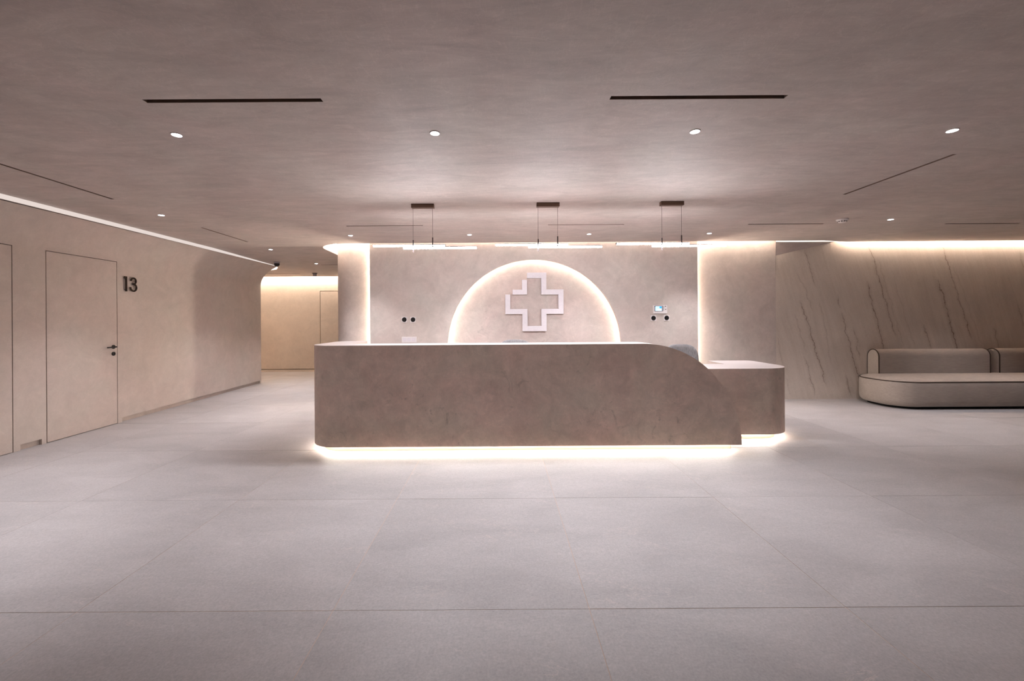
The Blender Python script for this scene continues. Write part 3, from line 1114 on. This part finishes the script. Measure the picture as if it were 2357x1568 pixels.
MB().lathe([(0.007, FYf - 0.031), (0.007, FYf - 0.027)], (2.706, 0, 1.506), 'Y', 14).build('button', 'dark', ic)
MB().box(2.672, 2.678, FYf - 0.030, FYf - 0.027, 1.486, 1.560).build('speaker_grille', 'grey', ic)

# ------------------------------------------------------------------ numerals 1 and 3
def on_wall(poly, o0, o1):
    """poly of (t,z) on the left wall -> extruded between offsets"""
    t = MB().prism(poly, o0, o1)
    m = MB()
    m.v = [(LW(tt, o), tt, z) for tt, z, o in t.v]
    m.f = t.f
    return m


one = [(5.690, 1.776), (5.713, 1.776), (5.713, 1.980), (5.676, 1.980), (5.664, 1.956), (5.690, 1.956)]
n1 = on_wall(one, 0.018, 0.028)
n1 = n1.build('wall_numeral', 'numeral', origin=(LW(5.69), 5.69, 1.776))
tag(n1, 'dark raised numeral 1 on the left wall, next to the flush door', 'number sign')
wd = 0.021
path = []
c1y, c1z, rr1 = 5.818, 1.980 - 0.0125 - 0.0405, 0.0405
c2z, rr2 = 1.775 + 0.0125 + 0.0485, 0.0485
for k in range(21):
    a = math.radians(185 - 275 * k / 20)
    path.append((c1y + rr1 * math.cos(a), c1z + rr1 * math.sin(a)))
for k in range(1, 23):
    a = math.radians(90 - 275 * k / 22)
    path.append((c1y + rr2 * math.cos(a), c2z + rr2 * math.sin(a)))
lft, rgt = [], []
# two bowls, each a ribbon, joined at the waist
def ribbon(pts, w_):
    a, b = [], []
    for i, p in enumerate(pts):
        q0, q1 = pts[max(0, i - 1)], pts[min(len(pts) - 1, i + 1)]
        d = Vector((q1[0] - q0[0], q1[1] - q0[1])).normalized()
        nn = Vector((-d.y, d.x)) * (w_ / 2)
        a.append((p[0] + nn.x, p[1] + nn.y))
        b.append((p[0] - nn.x, p[1] - nn.y))
    return a + b[::-1]


n3 = on_wall(ribbon(path[:21] + [(c1y - 0.012, path[20][1])], wd), 0.018, 0.028)
n3b = on_wall(ribbon([(c1y - 0.012, path[20][1])] + [(c1y, path[20][1])] + path[21:], wd), 0.0182, 0.0278)
n3.add(n3b.v, n3b.f)
n3 = n3.build('wall_numeral', 'numeral', origin=(LW(5.82), 5.82, 1.775))
tag(n3, 'dark raised numeral 3 on the left wall, right of the numeral 1', 'number sign')
for o, pts in ((n1, ((5.703, 1.80), (5.703, 1.95))), (n3, ((5.818 + 0.0405, c1z), (5.818 + 0.0485, c2z)))):
    for t_, z in pts:
        MB().lathe([(0.004, 0.0), (0.004, 0.015)], (LW(t_), t_, z), 'X', 8).build('standoff', 'numeral', o)

# ------------------------------------------------------------------ sofa
sofa = thing('sofa', 'long beige woven sofa with dark piping against the veined stone wall', 'sofa', (7.7, 6.5, 0))
SX0, SX1, SY0, SY1, SR = 5.77, 9.6, 6.06, 6.94, 0.37


def srect(ins, z):
    return [(x, y, z) for x, y in rrect(SX0 + ins, SX1 - ins, SY0 + ins, SY1 - ins, SR - ins, 12)]


rg = [srect(0.075, 0.030), srect(0.035, 0.040), srect(0.012, 0.070), srect(0.0, 0.12), srect(0.0, 0.33), srect(0.004, 0.38), srect(0.012, 0.402)]
for ins, z in ((0.03, 0.416), (0.07, 0.430), (0.14, 0.442), (0.24, 0.450), (0.34, 0.454)):
    rg.append(srect(ins, z))
seat = MB().rings(rg).build('seat', 'sofa', sofa, smooth=True, angle=60)
MB().tube(srect(0.010, 0.402), 0.0075, 8, True).build('piping', 'piping', seat, smooth=True, angle=80)
MB().rings([srect(0.10, 0.0), srect(0.10, 0.031)]).build('plinth', 'void', sofa)


def backrest(x0, x1):
    y0, y1, zb, zt_ = 6.735, 6.938, 0.40, 0.835
    r = (y1 - y0) / 2
    sec = [(y0, zb), (y0, 0.55)] + [(y0 + r - r * math.cos(PI * k / 16), zt_ - r * 1.15 + r * 1.15 * math.sin(PI * k / 16)) for k in range(17)] + [(y1, 0.55), (y1, zb)]
    cy2, cz2 = y0 + r, 0.62

    def ring(x, s):
        return [(x, cy2 + (y - cy2) * s, cz2 + (z - cz2) * (s if z > cz2 else 1)) for y, z in sec]
    rr = [ring(x0, 0.94), ring(x0 + 0.006, 0.985), ring(x0 + 0.018, 1.0)]
    for k in range(1, 8):
        rr.append(ring(x0 + (x1 - x0) * k / 8, 1.0))
    rr += [ring(x1 - 0.018, 1.0), ring(x1 - 0.006, 0.985), ring(x1, 0.94)]
    b = MB().rings(rr).build('backrest', 'sofa', sofa, smooth=True, angle=50)
    for x in (x0 + 0.006, x1 - 0.006):
        MB().tube(ring(x, 0.99), 0.0075, 8).build('piping', 'piping', b, smooth=True, angle=80)


backrest(6.115, 7.925)
backrest(8.065, 9.5)

# ------------------------------------------------------------------ desk chairs
def make_chair(loc, top, label):
    t = thing('desk_chair', label, 'chair', loc, 'chairs behind the reception desk')
    x, y, _ = loc
    hh, ww = 0.56, 0.225
    rings_ = []
    nlat, nseg = 10, 28

    def outline(s, yy):
        out = []
        for k in range(nseg):
            a = 2 * PI * k / nseg
            c_, s_ = math.cos(a), math.sin(a)
            e = 0.55
            ux = math.copysign(abs(c_) ** e, c_) * ww * s
            uz = math.copysign(abs(s_) ** e, s_) * hh / 2 * s
            bow = 0.16 * (ux / ww) ** 2 * 0.45 - 0.05 * (uz / hh)
            out.append((x + ux, y + yy - bow, top - hh / 2 + uz))
        return out
    prof_ = [(0.25, -0.034), (0.6, -0.034), (0.85, -0.032), (0.96, -0.024), (1.0, -0.006), (1.0, 0.010), (0.96, 0.026), (0.85, 0.034), (0.5, 0.036), (0.25, 0.036)]
    MB().rings([outline(s, yy) for s, yy in prof_]).build('backrest', 'chair', t, smooth=True, angle=70)
    zs = top - 0.54
    sr = [[(a, b, zs + dz) for a, b in rrect(x - 0.235 + i, x + 0.235 - i, y - 0.50 + i, y - 0.03 - i, 0.13 - i * 0.5, 8)] for i, dz in ((0.03, -0.04), (0.006, -0.03), (0.0, 0.0), (0.008, 0.03), (0.035, 0.045), (0.10, 0.05))]
    MB().rings(sr).build('seat', 'chair', t, smooth=True, angle=70)
    MB().tube([(x, y - 0.27, 0.09), (x, y - 0.27, zs - 0.035)], 0.025, 14).build('gas_column', 'steel', t, smooth=True, angle=60)
    bs = MB()
    for k in range(5):
        a = 2 * PI * k / 5 + 0.3
        bs.tube([(x, y - 0.27, 0.105), (x + 0.14 * math.cos(a), y - 0.27 + 0.14 * math.sin(a), 0.092), (x + 0.28 * math.cos(a), y - 0.27 + 0.28 * math.sin(a), 0.068)], 0.016, 8)
    base = bs.build('star_base', 'steel', t, smooth=True, angle=60)
    for k in range(5):
        a = 2 * PI * k / 5 + 0.3
        MB().lathe([(0.027, -0.011), (0.029, 0.0), (0.027, 0.011)], (x + 0.28 * math.cos(a), y - 0.27 + 0.28 * math.sin(a), 0.029), 'X', 14).build('caster', 'black', base, smooth=True)
    return t


make_chair((2.50, 5.78, 0), 1.000, 'grey woven desk chair showing behind the curved end of the desk')
make_chair((0.205, 5.60, 0), 1.088, 'desk chair with only its pale top edge showing below the cross')
